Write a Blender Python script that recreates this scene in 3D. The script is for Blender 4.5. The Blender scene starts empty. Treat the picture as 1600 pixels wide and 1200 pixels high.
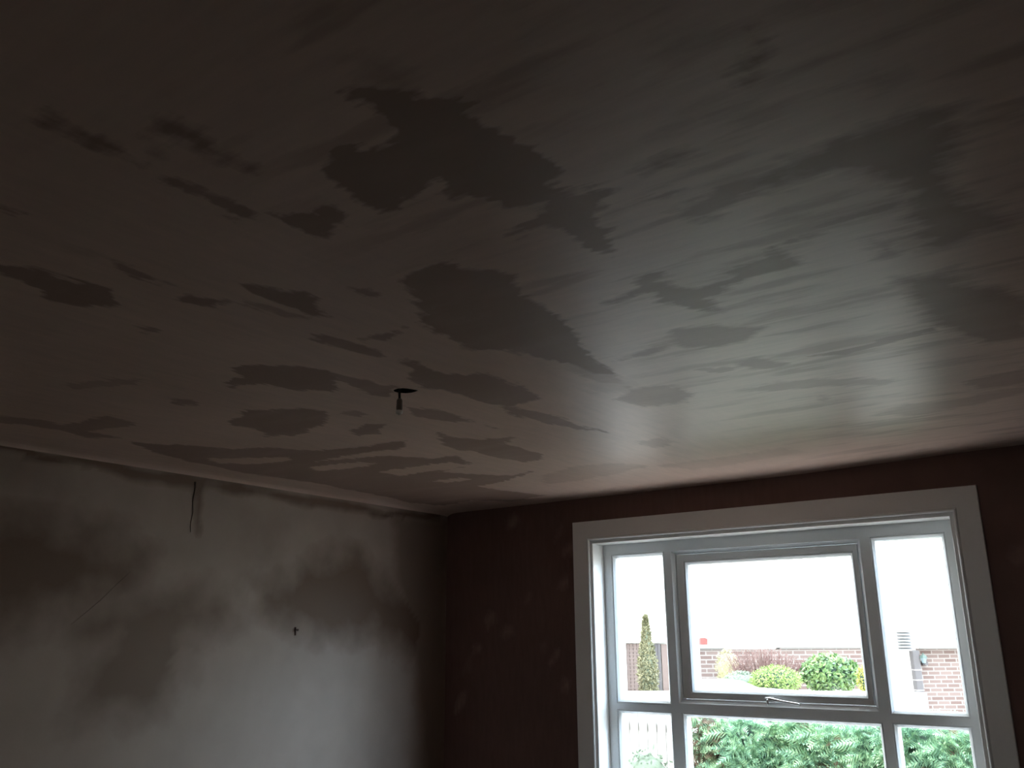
import bpy, bmesh, math, random
import numpy as np
from mathutils import Vector, Matrix

scene = bpy.context.scene
C = scene.collection
PI = math.pi

# ------------------------------------------------------------------ camera
cam_d = bpy.data.cameras.new('camera'); cam = bpy.data.objects.new('camera', cam_d); C.objects.link(cam)
CAM = Vector((4.3193, -5.0307, 1.5))
YAW, PITCH, ROLL = 0.6349, 0.2814, -0.0066
hd = Vector((-math.sin(YAW)*math.cos(PITCH), math.cos(YAW)*math.cos(PITCH), math.sin(PITCH)))
rt = Vector((math.cos(YAW), math.sin(YAW), 0)); up = rt.cross(hd)
r2 = rt*math.cos(ROLL)+up*math.sin(ROLL); u2 = -rt*math.sin(ROLL)+up*math.cos(ROLL)
m = Matrix((r2, u2, -hd)).transposed().to_4x4(); m.translation = CAM
cam.matrix_world = m
cam_d.sensor_fit = 'HORIZONTAL'; cam_d.sensor_width = 36.0
cam_d.lens = 1364.63/1600*36.0
cam_d.clip_start = 0.05; cam_d.clip_end = 300
scene.camera = cam

# ------------------------------------------------------------------ overcast sky
world = bpy.data.worlds.new('overcast_sky'); scene.world = world; world.use_nodes = True
wn = world.node_tree.nodes; wl = world.node_tree.links; wn.clear()
wo = wn.new('ShaderNodeOutputWorld'); bg = wn.new('ShaderNodeBackground')
tc = wn.new('ShaderNodeTexCoord'); sx = wn.new('ShaderNodeSeparateXYZ'); cr = wn.new('ShaderNodeValToRGB')
wl.new(tc.outputs['Generated'], sx.inputs[0]); wl.new(sx.outputs['Z'], cr.inputs[0])
cr.color_ramp.elements[0].position = 0.0; cr.color_ramp.elements[0].color = (0.62, 0.65, 0.66, 1)
cr.color_ramp.elements[1].position = 0.9; cr.color_ramp.elements[1].color = (0.88, 0.94, 1.0, 1)
# brighter, slightly blue area of thin cloud low over the right-hand side of the garden
GLOW_DIR = Vector((0.819, 0.435, 0.375)).normalized()
dt = wn.new('ShaderNodeVectorMath'); dt.operation = 'DOT_PRODUCT'; dt.inputs[1].default_value = GLOW_DIR
nm = wn.new('ShaderNodeVectorMath'); nm.operation = 'NORMALIZE'
wl.new(tc.outputs['Generated'], nm.inputs[0]); wl.new(nm.outputs[0], dt.inputs[0]); wl.new(nm.outputs[0], sx.inputs[0])
gr = wn.new('ShaderNodeMapRange'); gr.interpolation_type = 'SMOOTHERSTEP'
gr.inputs['From Min'].default_value = math.cos(math.radians(27)); gr.inputs['From Max'].default_value = math.cos(math.radians(4))
gr.inputs['To Min'].default_value = 0; gr.inputs['To Max'].default_value = 1.8
wl.new(dt.outputs['Value'], gr.inputs['Value'])
gc = wn.new('ShaderNodeMix'); gc.data_type = 'RGBA'; gc.blend_type = 'MIX'
vs = wn.new('ShaderNodeVectorMath'); vs.operation = 'SCALE'; vs.inputs[0].default_value = (0.60, 0.88, 1.22); wl.new(gr.outputs[0], vs.inputs['Scale'])
va = wn.new('ShaderNodeVectorMath'); va.operation = 'ADD'; wl.new(cr.outputs[0], va.inputs[0]); wl.new(vs.outputs[0], va.inputs[1])
wn.remove(gc)
wl.new(va.outputs[0], bg.inputs[0]); bg.inputs[1].default_value = 1.6
wl.new(bg.outputs[0], wo.inputs[0])

# ------------------------------------------------------------------ exposure
scene.view_settings.view_transform = 'Standard'; scene.view_settings.look = 'None'
scene.view_settings.gamma = 1.0; scene.view_settings.use_curve_mapping = False
scene.view_settings.exposure = 2.95

# ------------------------------------------------------------------ helpers
def tag(o, label=None, cat=None, group=None, kind=None):
    if label: o['label'] = label
    if cat: o['category'] = cat
    if group: o['group'] = group
    if kind: o['kind'] = kind
    return o

def empty(name, loc=(0, 0, 0), rz=0.0):
    o = bpy.data.objects.new(name, None); C.objects.link(o); o.empty_display_size = 0.1
    o.location = loc; o.rotation_euler = (0, 0, rz)
    return o

class MB:
    def __init__(s): s.v = []; s.f = []
    def quad(s, *p):
        n = len(s.v); s.v += [tuple(q) for q in p]; s.f.append(tuple(range(n, n+len(p))))
    def box(s, x0, x1, y0, y1, z0, z1):
        n = len(s.v)
        s.v += [(x0,y0,z0),(x1,y0,z0),(x1,y1,z0),(x0,y1,z0),(x0,y0,z1),(x1,y0,z1),(x1,y1,z1),(x0,y1,z1)]
        for f in ((0,3,2,1),(4,5,6,7),(0,1,5,4),(1,2,6,5),(2,3,7,6),(3,0,4,7)): s.f.append(tuple(n+i for i in f))
    def ring(s, x0, x1, z0, z1, prof):
        """mitred picture frame: prof = closed list of (inset, y)"""
        n = len(s.v); k = len(prof)
        for cx, cz, sx_, sz_ in ((x0,z0,1,1),(x1,z0,-1,1),(x1,z1,-1,-1),(x0,z1,1,-1)):
            for ins, y in prof:
                s.v.append((cx+sx_*ins[0] if isinstance(ins, tuple) else cx+sx_*ins, y, cz+sz_*(ins[1] if isinstance(ins, tuple) else ins)))
        for c in range(4):
            d = (c+1) % 4
            for i in range(k):
                j = (i+1) % k
                s.f.append((n+c*k+i, n+d*k+i, n+d*k+j, n+c*k+j))
    def lathe(s, prof, seg=24, c=(0,0,0)):
        n = len(s.v); k = len(prof)
        for a in range(seg):
            t = 2*PI*a/seg
            for r, z in prof: s.v.append((c[0]+r*math.cos(t), c[1]+r*math.sin(t), c[2]+z))
        for a in range(seg):
            b = (a+1) % seg
            for i in range(k-1): s.f.append((n+a*k+i, n+b*k+i, n+b*k+i+1, n+a*k+i+1))
    def tube(s, pts, rad, seg=10):
        n = len(s.v); pts = [Vector(p) for p in pts]
        for i, p in enumerate(pts):
            d = (pts[min(i+1, len(pts)-1)]-pts[max(i-1, 0)]).normalized()
            a = d.orthogonal().normalized(); b = d.cross(a)
            rr = rad[i] if isinstance(rad, (list, tuple)) else rad
            for j in range(seg):
                t = 2*PI*j/seg; s.v.append(tuple(p+a*math.cos(t)*rr+b*math.sin(t)*rr))
        for i in range(len(pts)-1):
            for j in range(seg):
                k = (j+1) % seg
                s.f.append((n+i*seg+j, n+i*seg+k, n+(i+1)*seg+k, n+(i+1)*seg+j))
        s.f.append(tuple(n+j for j in range(seg))[::-1]); s.f.append(tuple(n+(len(pts)-1)*seg+j for j in range(seg)))
    def build(s, name, mat, parent=None, smooth=False, bevel=0, loc=None, rz=None, fix=True):
        me = bpy.data.meshes.new(name); me.from_pydata(s.v, [], s.f); me.materials.append(mat)
        if fix:
            b = bmesh.new(); b.from_mesh(me); bmesh.ops.recalc_face_normals(b, faces=b.faces); b.to_mesh(me); b.free()
        if smooth:
            for p in me.polygons: p.use_smooth = True
        o = bpy.data.objects.new(name, me); C.objects.link(o)
        if parent: o.parent = parent
        if loc is not None: o.location = loc
        if rz is not None: o.rotation_euler = (0, 0, rz)
        if bevel:
            bv = o.modifiers.new('bevel', 'BEVEL'); bv.width = bevel; bv.segments = 2; bv.limit_method = 'ANGLE'
        return o

# ------------------------------------------------------------------ materials
def newmat(name):
    mt = bpy.data.materials.new(name); mt.use_nodes = True
    nt = mt.node_tree; b = nt.nodes['Principled BSDF']
    return mt, nt, b
def N(nt, t, **kw):
    n = nt.nodes.new(t)
    for k, v in kw.items(): setattr(n, k, v)
    return n
def flat(name, col, rough=0.5, metal=0.0, spec=0.5, var=0.06, scale=12.0, bump=0.0):
    mt, nt, b = newmat(name)
    tc = N(nt, 'ShaderNodeTexCoord'); no = N(nt, 'ShaderNodeTexNoise'); no.inputs['Scale'].default_value = scale; no.inputs['Detail'].default_value = 4
    nt.links.new(tc.outputs['Object'], no.inputs['Vector'])
    mx = N(nt, 'ShaderNodeMix', data_type='RGBA')
    mx.inputs['A'].default_value = (*[c*(1-var) for c in col], 1); mx.inputs['B'].default_value = (*[min(1, c*(1+var)) for c in col], 1)
    nt.links.new(no.outputs['Fac'], mx.inputs['Factor']); nt.links.new(mx.outputs['Result'], b.inputs['Base Color'])
    b.inputs['Roughness'].default_value = rough; b.inputs['Metallic'].default_value = metal; b.inputs['Specular IOR Level'].default_value = spec
    if bump:
        bp = N(nt, 'ShaderNodeBump'); bp.inputs['Strength'].default_value = bump; bp.inputs['Distance'].default_value = 0.003
        nt.links.new(no.outputs['Fac'], bp.inputs['Height']); nt.links.new(bp.outputs[0], b.inputs['Normal'])
    return mt

def math_node(nt, op, a, b=None, clamp=False):
    n = N(nt, 'ShaderNodeMath', operation=op); n.use_clamp = clamp
    for i, v in enumerate((a, b)):
        if v is None: continue
        if isinstance(v, (int, float)): n.inputs[i].default_value = v
        else: nt.links.new(v, n.inputs[i])
    return n.outputs[0]

def plaster(name, dry, damp, rough_dry, rough_damp, fine=True, spec=0.5, mottle=0.12, streaks=0.5):
    """skimmed plaster: attribute 'edge' = signed distance to the damp and painted-shade patches (m), 'wet' = how strong the patch is"""
    mt, nt, b = newmat(name)
    tc = N(nt, 'ShaderNodeTexCoord')
    def noise(sc, scale, detail=4.0):
        mp = N(nt, 'ShaderNodeMapping'); mp.inputs['Scale'].default_value = sc
        nt.links.new(tc.outputs['Object'], mp.inputs['Vector'])
        n = N(nt, 'ShaderNodeTexNoise'); n.inputs['Scale'].default_value = scale; n.inputs['Detail'].default_value = detail
        nt.links.new(mp.outputs[0], n.inputs['Vector']); return n.outputs['Fac']
    ed = N(nt, 'ShaderNodeAttribute', attribute_name='edge').outputs['Fac']
    wt = N(nt, 'ShaderNodeAttribute', attribute_name='wet_shade').outputs['Fac']
    sf = N(nt, 'ShaderNodeAttribute', attribute_name='soft').outputs['Fac']
    sep = N(nt, 'ShaderNodeSeparateXYZ'); nt.links.new(tc.outputs['Object'], sep.inputs[0])
    if fine:
        na = noise((1, 6, 1), 6.0, 9); nb = noise((6, 1, 1), 6.0, 9)
        side = N(nt, 'ShaderNodeMapRange'); side.inputs['From Min'].default_value = 2.5; side.inputs['From Max'].default_value = 3.2
        nt.links.new(sep.outputs['X'], side.inputs['Value'])
        mm = N(nt, 'ShaderNodeMix', data_type='FLOAT'); nt.links.new(side.outputs[0], mm.inputs['Factor'])
        nt.links.new(nb, mm.inputs['A']); nt.links.new(na, mm.inputs['B']); st = mm.outputs['Result']
        nf = noise((1, 1, 1), 28.0, 5)
        d = math_node(nt, 'ADD', ed, math_node(nt, 'MULTIPLY', math_node(nt, 'SUBTRACT', st, 0.5), 0.10))
        d = math_node(nt, 'ADD', d, math_node(nt, 'MULTIPLY', math_node(nt, 'SUBTRACT', nf, 0.5), 0.045))
    else:
        st = noise((1, 1, 1), 5.0, 5)
        d = math_node(nt, 'ADD', ed, math_node(nt, 'MULTIPLY', math_node(nt, 'SUBTRACT', st, 0.5), math_node(nt, 'MULTIPLY', sf, 2.0)))
    k = math_node(nt, 'DIVIDE', d, sf)
    k = math_node(nt, 'SUBTRACT', 0.5, math_node(nt, 'MULTIPLY', k, 0.5), clamp=True)
    mask = math_node(nt, 'MULTIPLY', k, wt, clamp=True)
    if fine:
        # uneven drying inside a patch, and faint brushed streaks on the window side
        mask = math_node(nt, 'MULTIPLY', mask, math_node(nt, 'ADD', 0.72, math_node(nt, 'MULTIPLY', noise((1, 3, 1), 3.0, 6), 0.56)), clamp=True)
        s2 = N(nt, 'ShaderNodeMapRange', interpolation_type='SMOOTHSTEP'); s2.inputs['From Min'].default_value = 0.50; s2.inputs['From Max'].default_value = 0.66
        nt.links.new(noise((1, 5.5, 1), 2.3, 7), s2.inputs['Value'])
        s3 = N(nt, 'ShaderNodeMapRange', interpolation_type='SMOOTHSTEP'); s3.inputs['From Min'].default_value = 2.5; s3.inputs['From Max'].default_value = 3.3; s3.inputs['To Max'].default_value = streaks
        nt.links.new(sep.outputs['X'], s3.inputs['Value'])
        mask = math_node(nt, 'MAXIMUM', mask, math_node(nt, 'MULTIPLY', s2.outputs[0], s3.outputs[0]))
    big = noise((1, 1, 1), 1.6, 3)
    md = N(nt, 'ShaderNodeMix', data_type='RGBA')
    md.inputs['A'].default_value = (*[c*(1-mottle) for c in dry], 1); md.inputs['B'].default_value = (*[min(1, c*(1+mottle)) for c in dry], 1)
    f2 = math_node(nt, 'ADD', math_node(nt, 'MULTIPLY', big, 0.55), math_node(nt, 'MULTIPLY', st, 0.45))
    mr = N(nt, 'ShaderNodeMapRange'); mr.inputs['From Min'].default_value = 0.3; mr.inputs['From Max'].default_value = 0.7
    nt.links.new(f2, mr.inputs['Value']); nt.links.new(mr.outputs[0], md.inputs['Factor'])
    mx = N(nt, 'ShaderNodeMix', data_type='RGBA'); nt.links.new(mask, mx.inputs['Factor'])
    nt.links.new(md.outputs['Result'], mx.inputs['A']); mx.inputs['B'].default_value = (*damp, 1)
    nt.links.new(mx.outputs['Result'], b.inputs['Base Color'])
    ro = N(nt, 'ShaderNodeMix', data_type='FLOAT'); ro.inputs['A'].default_value = rough_dry; ro.inputs['B'].default_value = rough_damp
    nt.links.new(mask, ro.inputs['Factor']); nt.links.new(ro.outputs['Result'], b.inputs['Roughness'])
    b.inputs['Specular IOR Level'].default_value = spec; b.inputs['Specular Tint'].default_value = (1.0, 0.93, 0.86, 1)
    bp = N(nt, 'ShaderNodeBump'); bp.inputs['Strength'].default_value = 0.12; bp.inputs['Distance'].default_value = 0.004
    nt.links.new(st, bp.inputs['Height']); nt.links.new(bp.outputs[0], b.inputs['Normal'])
    return mt

def bricks(name, c1, c2, mortar):
    mt, nt, b = newmat(name)
    tc = N(nt, 'ShaderNodeTexCoord'); sp = N(nt, 'ShaderNodeSeparateXYZ'); cb = N(nt, 'ShaderNodeCombineXYZ')
    nt.links.new(tc.outputs['Object'], sp.inputs[0]); nt.links.new(sp.outputs['X'], cb.inputs['X']); nt.links.new(sp.outputs['Z'], cb.inputs['Y'])
    br = N(nt, 'ShaderNodeTexBrick'); nt.links.new(cb.outputs[0], br.inputs['Vector'])
    br.inputs['Scale'].default_value = 1.0; br.inputs['Brick Width'].default_value = 0.225; br.inputs['Row Height'].default_value = 0.075
    br.inputs['Mortar Size'].default_value = 0.011; br.inputs['Color1'].default_value = (*c1, 1); br.inputs['Color2'].default_value = (*c2, 1)
    br.inputs['Mortar'].default_value = (*mortar, 1); br.inputs['Bias'].default_value = 0.0
    nt.links.new(br.outputs['Color'], b.inputs['Base Color']); b.inputs['Roughness'].default_value = 0.9
    return mt

def leafmat(name, cols, scale=3.0, rough=0.55, trans=0.25):
    """leaf colours differ from leaf to leaf and in drifts across the plant"""
    mt, nt, b = newmat(name)
    ge = N(nt, 'ShaderNodeNewGeometry'); tc = N(nt, 'ShaderNodeTexCoord')
    no = N(nt, 'ShaderNodeTexNoise'); no.inputs['Scale'].default_value = scale; no.inputs['Detail'].default_value = 2
    nt.links.new(tc.outputs['Object'], no.inputs['Vector'])
    v = math_node(nt, 'ADD', math_node(nt, 'MULTIPLY', ge.outputs['Random Per Island'], 0.45), math_node(nt, 'MULTIPLY', no.outputs['Fac'], 0.75))
    cr = N(nt, 'ShaderNodeValToRGB'); e = cr.color_ramp.elements
    e[0].position = 0.3; e[1].position = 0.95
    e[0].color = (*cols[0], 1); e[1].color = (*cols[-1], 1)
    for i, c in enumerate(cols[1:-1]):
        n = e.new(0.3+0.65*(i+1)/(len(cols)-1)); n.color = (*c, 1)
    nt.links.new(v, cr.inputs[0]); nt.links.new(cr.outputs[0], b.inputs['Base Color'])
    b.inputs['Roughness'].default_value = rough
    out = [n for n in nt.nodes if n.type == 'OUTPUT_MATERIAL'][0]
    tr = N(nt, 'ShaderNodeBsdfTranslucent'); nt.links.new(cr.outputs[0], tr.inputs['Color'])
    ms = N(nt, 'ShaderNodeMixShader'); ms.inputs[0].default_value = trans
    nt.links.new(b.outputs[0], ms.inputs[1]); nt.links.new(tr.outputs[0], ms.inputs[2]); nt.links.new(ms.outputs[0], out.inputs['Surface'])
    return mt

def glassmat():
    mt, nt, b = newmat('window_glass'); nt.nodes.remove(b)
    out = [n for n in nt.nodes if n.type == 'OUTPUT_MATERIAL'][0]
    fr = N(nt, 'ShaderNodeFresnel'); ge = N(nt, 'ShaderNodeNewGeometry'); nt.links.new(math_node(nt, 'SUBTRACT', 1.45, math_node(nt, 'MULTIPLY', ge.outputs['Backfacing'], 1.45-1/1.45)), fr.inputs['IOR'])
    tr = N(nt, 'ShaderNodeBsdfTransparent'); tr.inputs['Color'].default_value = (0.95, 0.97, 0.965, 1)
    gl = N(nt, 'ShaderNodeBsdfGlossy'); gl.inputs['Roughness'].default_value = 0.02
    ms = N(nt, 'ShaderNodeMixShader'); nt.links.new(fr.outputs[0], ms.inputs[0])
    nt.links.new(tr.outputs[0], ms.inputs[1]); nt.links.new(gl.outputs[0], ms.inputs[2]); nt.links.new(ms.outputs[0], out.inputs['Surface'])
    return mt

M_CEIL = plaster('ceiling_skim_plaster', (0.58, 0.415, 0.345), (0.31, 0.207, 0.165), 0.42, 0.52, spec=0.32)
M_LEFT = plaster('left_wall_skim_plaster', (0.305, 0.232, 0.192), (0.125, 0.075, 0.050), 0.55, 0.6, fine=False, spec=0.4)
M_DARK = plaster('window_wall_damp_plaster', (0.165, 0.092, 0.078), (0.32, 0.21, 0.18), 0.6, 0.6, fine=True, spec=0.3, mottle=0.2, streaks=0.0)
M_BACK = flat('brown_plaster', (0.07, 0.052, 0.042), 0.8, var=0.2, scale=2)
M_FLOOR = flat('dusty_boards', (0.14, 0.112, 0.095), 0.8, var=0.2, scale=3)
M_GLOSS = flat('white_gloss_paint', (0.82, 0.80, 0.78), 0.35, var=0.02, scale=4)
M_UPVC = flat('white_frame_paint', (0.86, 0.89, 0.90), 0.38, var=0.015, scale=4)
M_GLASS = glassmat()
M_METAL = flat('brushed_metal', (0.62, 0.62, 0.62), 0.28, metal=0.9, var=0.03)
M_BLACK = flat('dark_cavity', (0.012, 0.008, 0.006), 0.9)
M_CORD = flat('dark_brown_cable', (0.018, 0.010, 0.008), 0.6)
M_HOLDER = flat('dull_brown_plastic', (0.20, 0.145, 0.12), 0.45)
M_RING = flat('pale_plastic', (0.75, 0.66, 0.60), 0.3)
M_CRACK = flat('dark_crack', (0.10, 0.065, 0.048), 0.9)
M_NAIL = flat('rusty_nail', (0.05, 0.02, 0.012), 0.7)
STAINS = [
 (1,0.02,[2.841,-4.435,2.846,-4.417,2.841,-4.379,2.848,-4.334,2.847,-4.299,2.837,-4.258,2.829,-4.222,2.817,-4.246,2.817,-4.281,2.797,-4.319,2.799,-4.357,2.809,-4.398,2.821,-4.42]),
 (1,0.02,[2.973,-4.295,3.001,-4.285,3.025,-4.266,3.014,-4.227,3.005,-4.182,2.986,-4.136,2.983,-4.084,2.962,-4.136,2.969,-4.178,2.959,-4.22,2.939,-4.254,2.949,-4.276]),
 (0.6,0.02,[2.915,-4.278,2.915,-4.259,2.899,-4.219,2.877,-4.224,2.885,-4.253]),
 (0.9,0.01,[2.804,-4.175,2.843,-4.142,2.836,-4.104,2.847,-4.061,2.837,-4.005,2.849,-3.955,2.81,-3.951,2.784,-3.97,2.724,-3.96,2.732,-3.978,2.77,-3.989,2.796,-4.044,2.823,-4.08,2.805,-4.117,2.793,-4.15]),
 (1,0.01,[2.846,-3.95,2.884,-3.91,2.934,-3.88,2.983,-3.887,3.003,-3.853,2.974,-3.814,2.925,-3.804,2.863,-3.779,2.835,-3.801,2.833,-3.853,2.836,-3.899]),
 (1,0.01,[3.345,-4.15,3.377,-4.13,3.398,-4.103,3.418,-4.072,3.432,-4.028,3.459,-3.994,3.441,-3.947,3.458,-3.887,3.467,-3.858,3.478,-3.805,3.484,-3.711,3.428,-3.663,3.37,-3.63,3.311,-3.639,3.296,-3.672,3.284,-3.73,3.241,-3.742,3.246,-3.783,3.253,-3.822,3.227,-3.828,3.167,-3.805,3.11,-3.776,3.065,-3.788,3.049,-3.837,3.065,-3.897,3.063,-3.945,3.091,-4.008,3.152,-4.04,3.185,-4.043,3.191,-4.016,3.212,-3.989,3.266,-3.982,3.304,-4.014,3.318,-4.055,3.306,-4.079,3.317,-4.115,3.347,-4.097,3.339,-4.127]),
 (0.5,0.03,[3.414,-4.204,3.434,-4.173,3.429,-4.126,3.412,-4.095,3.403,-4.115,3.404,-4.158]),
 (1,0.01,[2.451,-4.327,2.436,-4.294,2.429,-4.247,2.408,-4.27,2.408,-4.308]),
 (1,0.01,[2.097,-4.198,2.159,-4.112,2.155,-4.054,2.143,-4.011,2.168,-3.959,2.178,-3.907,2.051,-3.837,1.989,-3.897,1.954,-3.973,1.993,-4.031,2.026,-4.089,2.047,-4.177]),
 (0.8,0.01,[2.337,-4.016,2.345,-3.97,2.335,-3.907,2.324,-3.807,2.294,-3.852,2.281,-3.926]),
 (0.4,0.03,[2.32,-4.122,2.353,-4.069,2.331,-4.049,2.306,-4.086]),
 (0.9,0.01,[2.262,-3.762,2.326,-3.753,2.344,-3.699,2.358,-3.652,2.278,-3.651,2.233,-3.71]),
 (1,0.01,[2.484,-3.702,2.518,-3.653,2.555,-3.596,2.542,-3.536,2.496,-3.509,2.44,-3.402,2.424,-3.461,2.444,-3.537,2.44,-3.601,2.443,-3.647]),
 (0.6,0.01,[2.372,-3.677,2.402,-3.581,2.387,-3.463,2.365,-3.506,2.365,-3.597]),
 (0.7,0.01,[1.965,-3.731,1.98,-3.685,1.981,-3.64,1.924,-3.669]),
 (1,0.012,[2.81,-3.491,2.902,-3.505,2.995,-3.5,3.017,-3.438,3.063,-3.418,3.081,-3.338,3.023,-3.203,3.001,-3.084,2.978,-2.941,2.95,-2.814,2.889,-2.596,2.836,-2.389,2.761,-2.406,2.773,-2.575,2.755,-2.68,2.722,-2.724,2.69,-2.853,2.59,-2.929,2.633,-3.026,2.617,-3.13,2.643,-3.239,2.72,-3.313,2.763,-3.391]),
 (0.9,0.01,[2.309,-3.352,2.347,-3.292,2.374,-3.209,2.361,-3.105,2.346,-3.048,2.289,-3.127,2.267,-3.219,2.278,-3.299]),
 (0.8,0.01,[2.392,-3.227,2.466,-3.216,2.584,-3.221,2.516,-3.177,2.447,-3.169]),
 (0.8,0.01,[2.684,-3.543,2.712,-3.499,2.702,-3.449,2.672,-3.472]),
 (1,0.01,[1.829,-3.284,1.948,-3.22,2.052,-3.14,2.068,-3.061,2.017,-2.961,1.855,-2.869,1.787,-2.967,1.735,-3.094,1.603,-3.109,1.633,-3.195,1.754,-3.185]),
 (0.8,0.01,[2.05,-3.036,2.087,-2.948,2.098,-2.814,2.115,-2.757,1.958,-2.671,1.957,-2.767,1.974,-2.888]),
 (1,0.01,[1.171,-2.831,1.283,-2.83,1.36,-2.907,1.442,-2.817,1.558,-2.78,1.618,-2.68,1.524,-2.556,1.358,-2.504,1.154,-2.433,1.056,-2.51,1.14,-2.674,1.114,-2.757]),
 (0.9,0.01,[1.44,-2.376,1.601,-2.407,1.652,-2.336,1.514,-2.252,1.392,-2.263]),
 (0.7,0.01,[1.638,-2.61,1.737,-2.614,1.735,-2.534,1.635,-2.527]),
 (1,0.01,[2.357,-3.023,2.362,-2.911,2.355,-2.82,2.412,-2.747,2.471,-2.691,2.494,-2.592,2.486,-2.47,2.439,-2.274,2.314,-2.244,2.234,-2.332,2.215,-2.472,2.209,-2.617,2.175,-2.688,2.204,-2.816,2.315,-2.909]),
 (0.8,0.01,[1.944,-2.532,1.997,-2.412,2.006,-2.267,1.979,-2.002,1.945,-2.168,1.901,-2.262,1.856,-2.384]),
 (0.9,0.01,[2.253,-2.292,2.284,-2.189,2.327,-2.045,2.319,-1.815,2.331,-1.596,2.259,-1.735,2.21,-1.901,2.224,-2.01,2.208,-2.166]),
 (0.9,0.01,[1.743,-2.106,1.733,-2.014,1.764,-1.92,1.818,-1.843,1.922,-1.779,1.821,-1.695,1.825,-1.416,1.739,-1.269,1.607,-1.284,1.604,-1.506,1.615,-1.662,1.547,-1.716,1.6,-1.905]),
 (1,0.01,[0.446,-2.848,0.514,-2.758,0.628,-2.518,0.849,-2.344,0.999,-2.148,1.194,-2.073,1.377,-2.08,1.513,-2.046,1.363,-1.94,1.103,-1.985,0.744,-1.966,1.159,-1.858,1.29,-1.668,1.449,-1.629,1.367,-1.381,1.079,-1.314,1.228,-1.091,1.345,-0.998,1.503,-1.029,1.185,-0.848,0.942,-0.803,0.985,-0.512,1.056,-0.25,0.719,-0.153,0.549,-0.366,0.218,-0.32,0.126,-0.554,0.113,-0.793,0.139,-1.056,0.256,-1.588,0.204,-2.009,0.241,-2.364,0.324,-2.639]),
 (0.8,0.01,[0.47,-3.464,0.548,-3.317,0.553,-3.21,0.697,-3.201,0.835,-3.179,0.846,-3.085,0.785,-3.013,0.659,-3.05,0.532,-3.054,0.499,-2.912,0.384,-3.002,0.423,-3.172,0.401,-3.328,0.352,-3.412]),
 (0.5,0.01,[1.173,-3.53,1.33,-3.471,1.458,-3.413,1.381,-3.39,1.251,-3.426,1.143,-3.466]),
 (0.8,0.01,[1.269,-3.169,1.319,-3.094,1.291,-3.04,1.217,-3.084]),
 (0.9,0.02,[3.944,-3.875,3.959,-3.853,3.935,-3.814,3.907,-3.751,3.887,-3.741,3.861,-3.738,3.861,-3.761,3.897,-3.787,3.924,-3.824]),
 (0.35,0.03,[3.86,-3.753,3.86,-3.73,3.806,-3.737,3.761,-3.721,3.688,-3.703,3.684,-3.722,3.75,-3.744,3.805,-3.762]),
 (0.5,0.04,[3.812,-3.944,3.846,-3.942,3.879,-3.924,3.885,-3.909,3.85,-3.908,3.817,-3.913]),
 (0.5,0.03,[4.07,-3.644,4.097,-3.636,4.098,-3.618,4.069,-3.609]),
 (0.8,0.02,[3.583,-3.617,3.627,-3.639,3.672,-3.647,3.712,-3.651,3.704,-3.617,3.653,-3.602,3.598,-3.599]),
 (0.9,0.03,[3.826,-3.452,3.856,-3.484,3.896,-3.489,3.947,-3.507,3.998,-3.501,4.055,-3.499,4.105,-3.501,4.162,-3.473,4.154,-3.435,4.13,-3.401,4.125,-3.327,4.105,-3.254,4.11,-3.18,4.085,-3.067,4.116,-3.013,4.15,-2.933,4.13,-2.884,4.081,-2.88,4.018,-2.839,3.965,-2.852,3.973,-2.978,3.994,-3.12,4.021,-3.193,3.999,-3.25,3.955,-3.323,3.908,-3.378,3.86,-3.382,3.821,-3.385,3.774,-3.359,3.766,-3.42]),
 (0.75,0.02,[3.547,-3.399,3.619,-3.42,3.684,-3.434,3.711,-3.462,3.763,-3.461,3.794,-3.385,3.769,-3.356,3.705,-3.339,3.633,-3.31,3.558,-3.351]),
 (0.6,0.01,[3.528,-3.489,3.631,-3.502,3.74,-3.517,3.683,-3.496,3.59,-3.478,3.529,-3.473]),
 (0.7,0.01,[3.677,-3.099,3.775,-3.129,3.837,-3.147,3.918,-3.148,4.009,-3.16,3.975,-3.127,3.883,-3.112,3.823,-3.092,3.735,-3.064]),
 (0.6,0.02,[3.879,-2.981,3.931,-2.967,3.928,-2.88,3.894,-2.839,3.874,-2.893]),
 (0.85,0.01,[3.384,-3.641,3.453,-3.623,3.51,-3.614,3.525,-3.583,3.456,-3.514,3.404,-3.476,3.404,-3.385,3.383,-3.294,3.345,-3.296,3.319,-3.379,3.331,-3.466,3.304,-3.536,3.26,-3.545,3.198,-3.525,3.192,-3.547,3.276,-3.581,3.34,-3.602]),
 (0.8,0.015,[3.15,-3.034,3.225,-3.049,3.294,-3.066,3.337,-3.132,3.378,-3.132,3.389,-3.081,3.389,-3.005,3.448,-2.971,3.534,-2.971,3.544,-3.036,3.646,-3.057,3.686,-3.119,3.687,-3.063,3.722,-2.999,3.702,-2.957,3.61,-2.945,3.5,-2.932,3.427,-2.883,3.396,-2.77,3.347,-2.846,3.326,-2.924,3.289,-2.976,3.328,-3.006,3.285,-3.027,3.188,-3.005]),
 (0.7,0.02,[2.913,-2.522,3.082,-2.617,3.169,-2.645,3.223,-2.709,3.333,-2.683,3.405,-2.613,3.433,-2.562,3.37,-2.476,3.274,-2.453,3.189,-2.502,3.163,-2.588,3.007,-2.522]),
 (0.7,0.02,[3.234,-2.275,3.321,-2.298,3.35,-2.258,3.375,-2.129,3.297,-2.093,3.244,-2.173]),
 (0.5,0.01,[3.08,-2.281,3.188,-2.254,3.224,-2.169,3.132,-2.181]),
 (0.85,0.03,[3.868,-2.706,3.926,-2.683,4.0,-2.699,4.01,-2.553,4.075,-2.47,4.139,-2.303,4.097,-1.948,3.965,-1.971,3.92,-2.1,3.886,-2.245,3.871,-2.507]),
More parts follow.
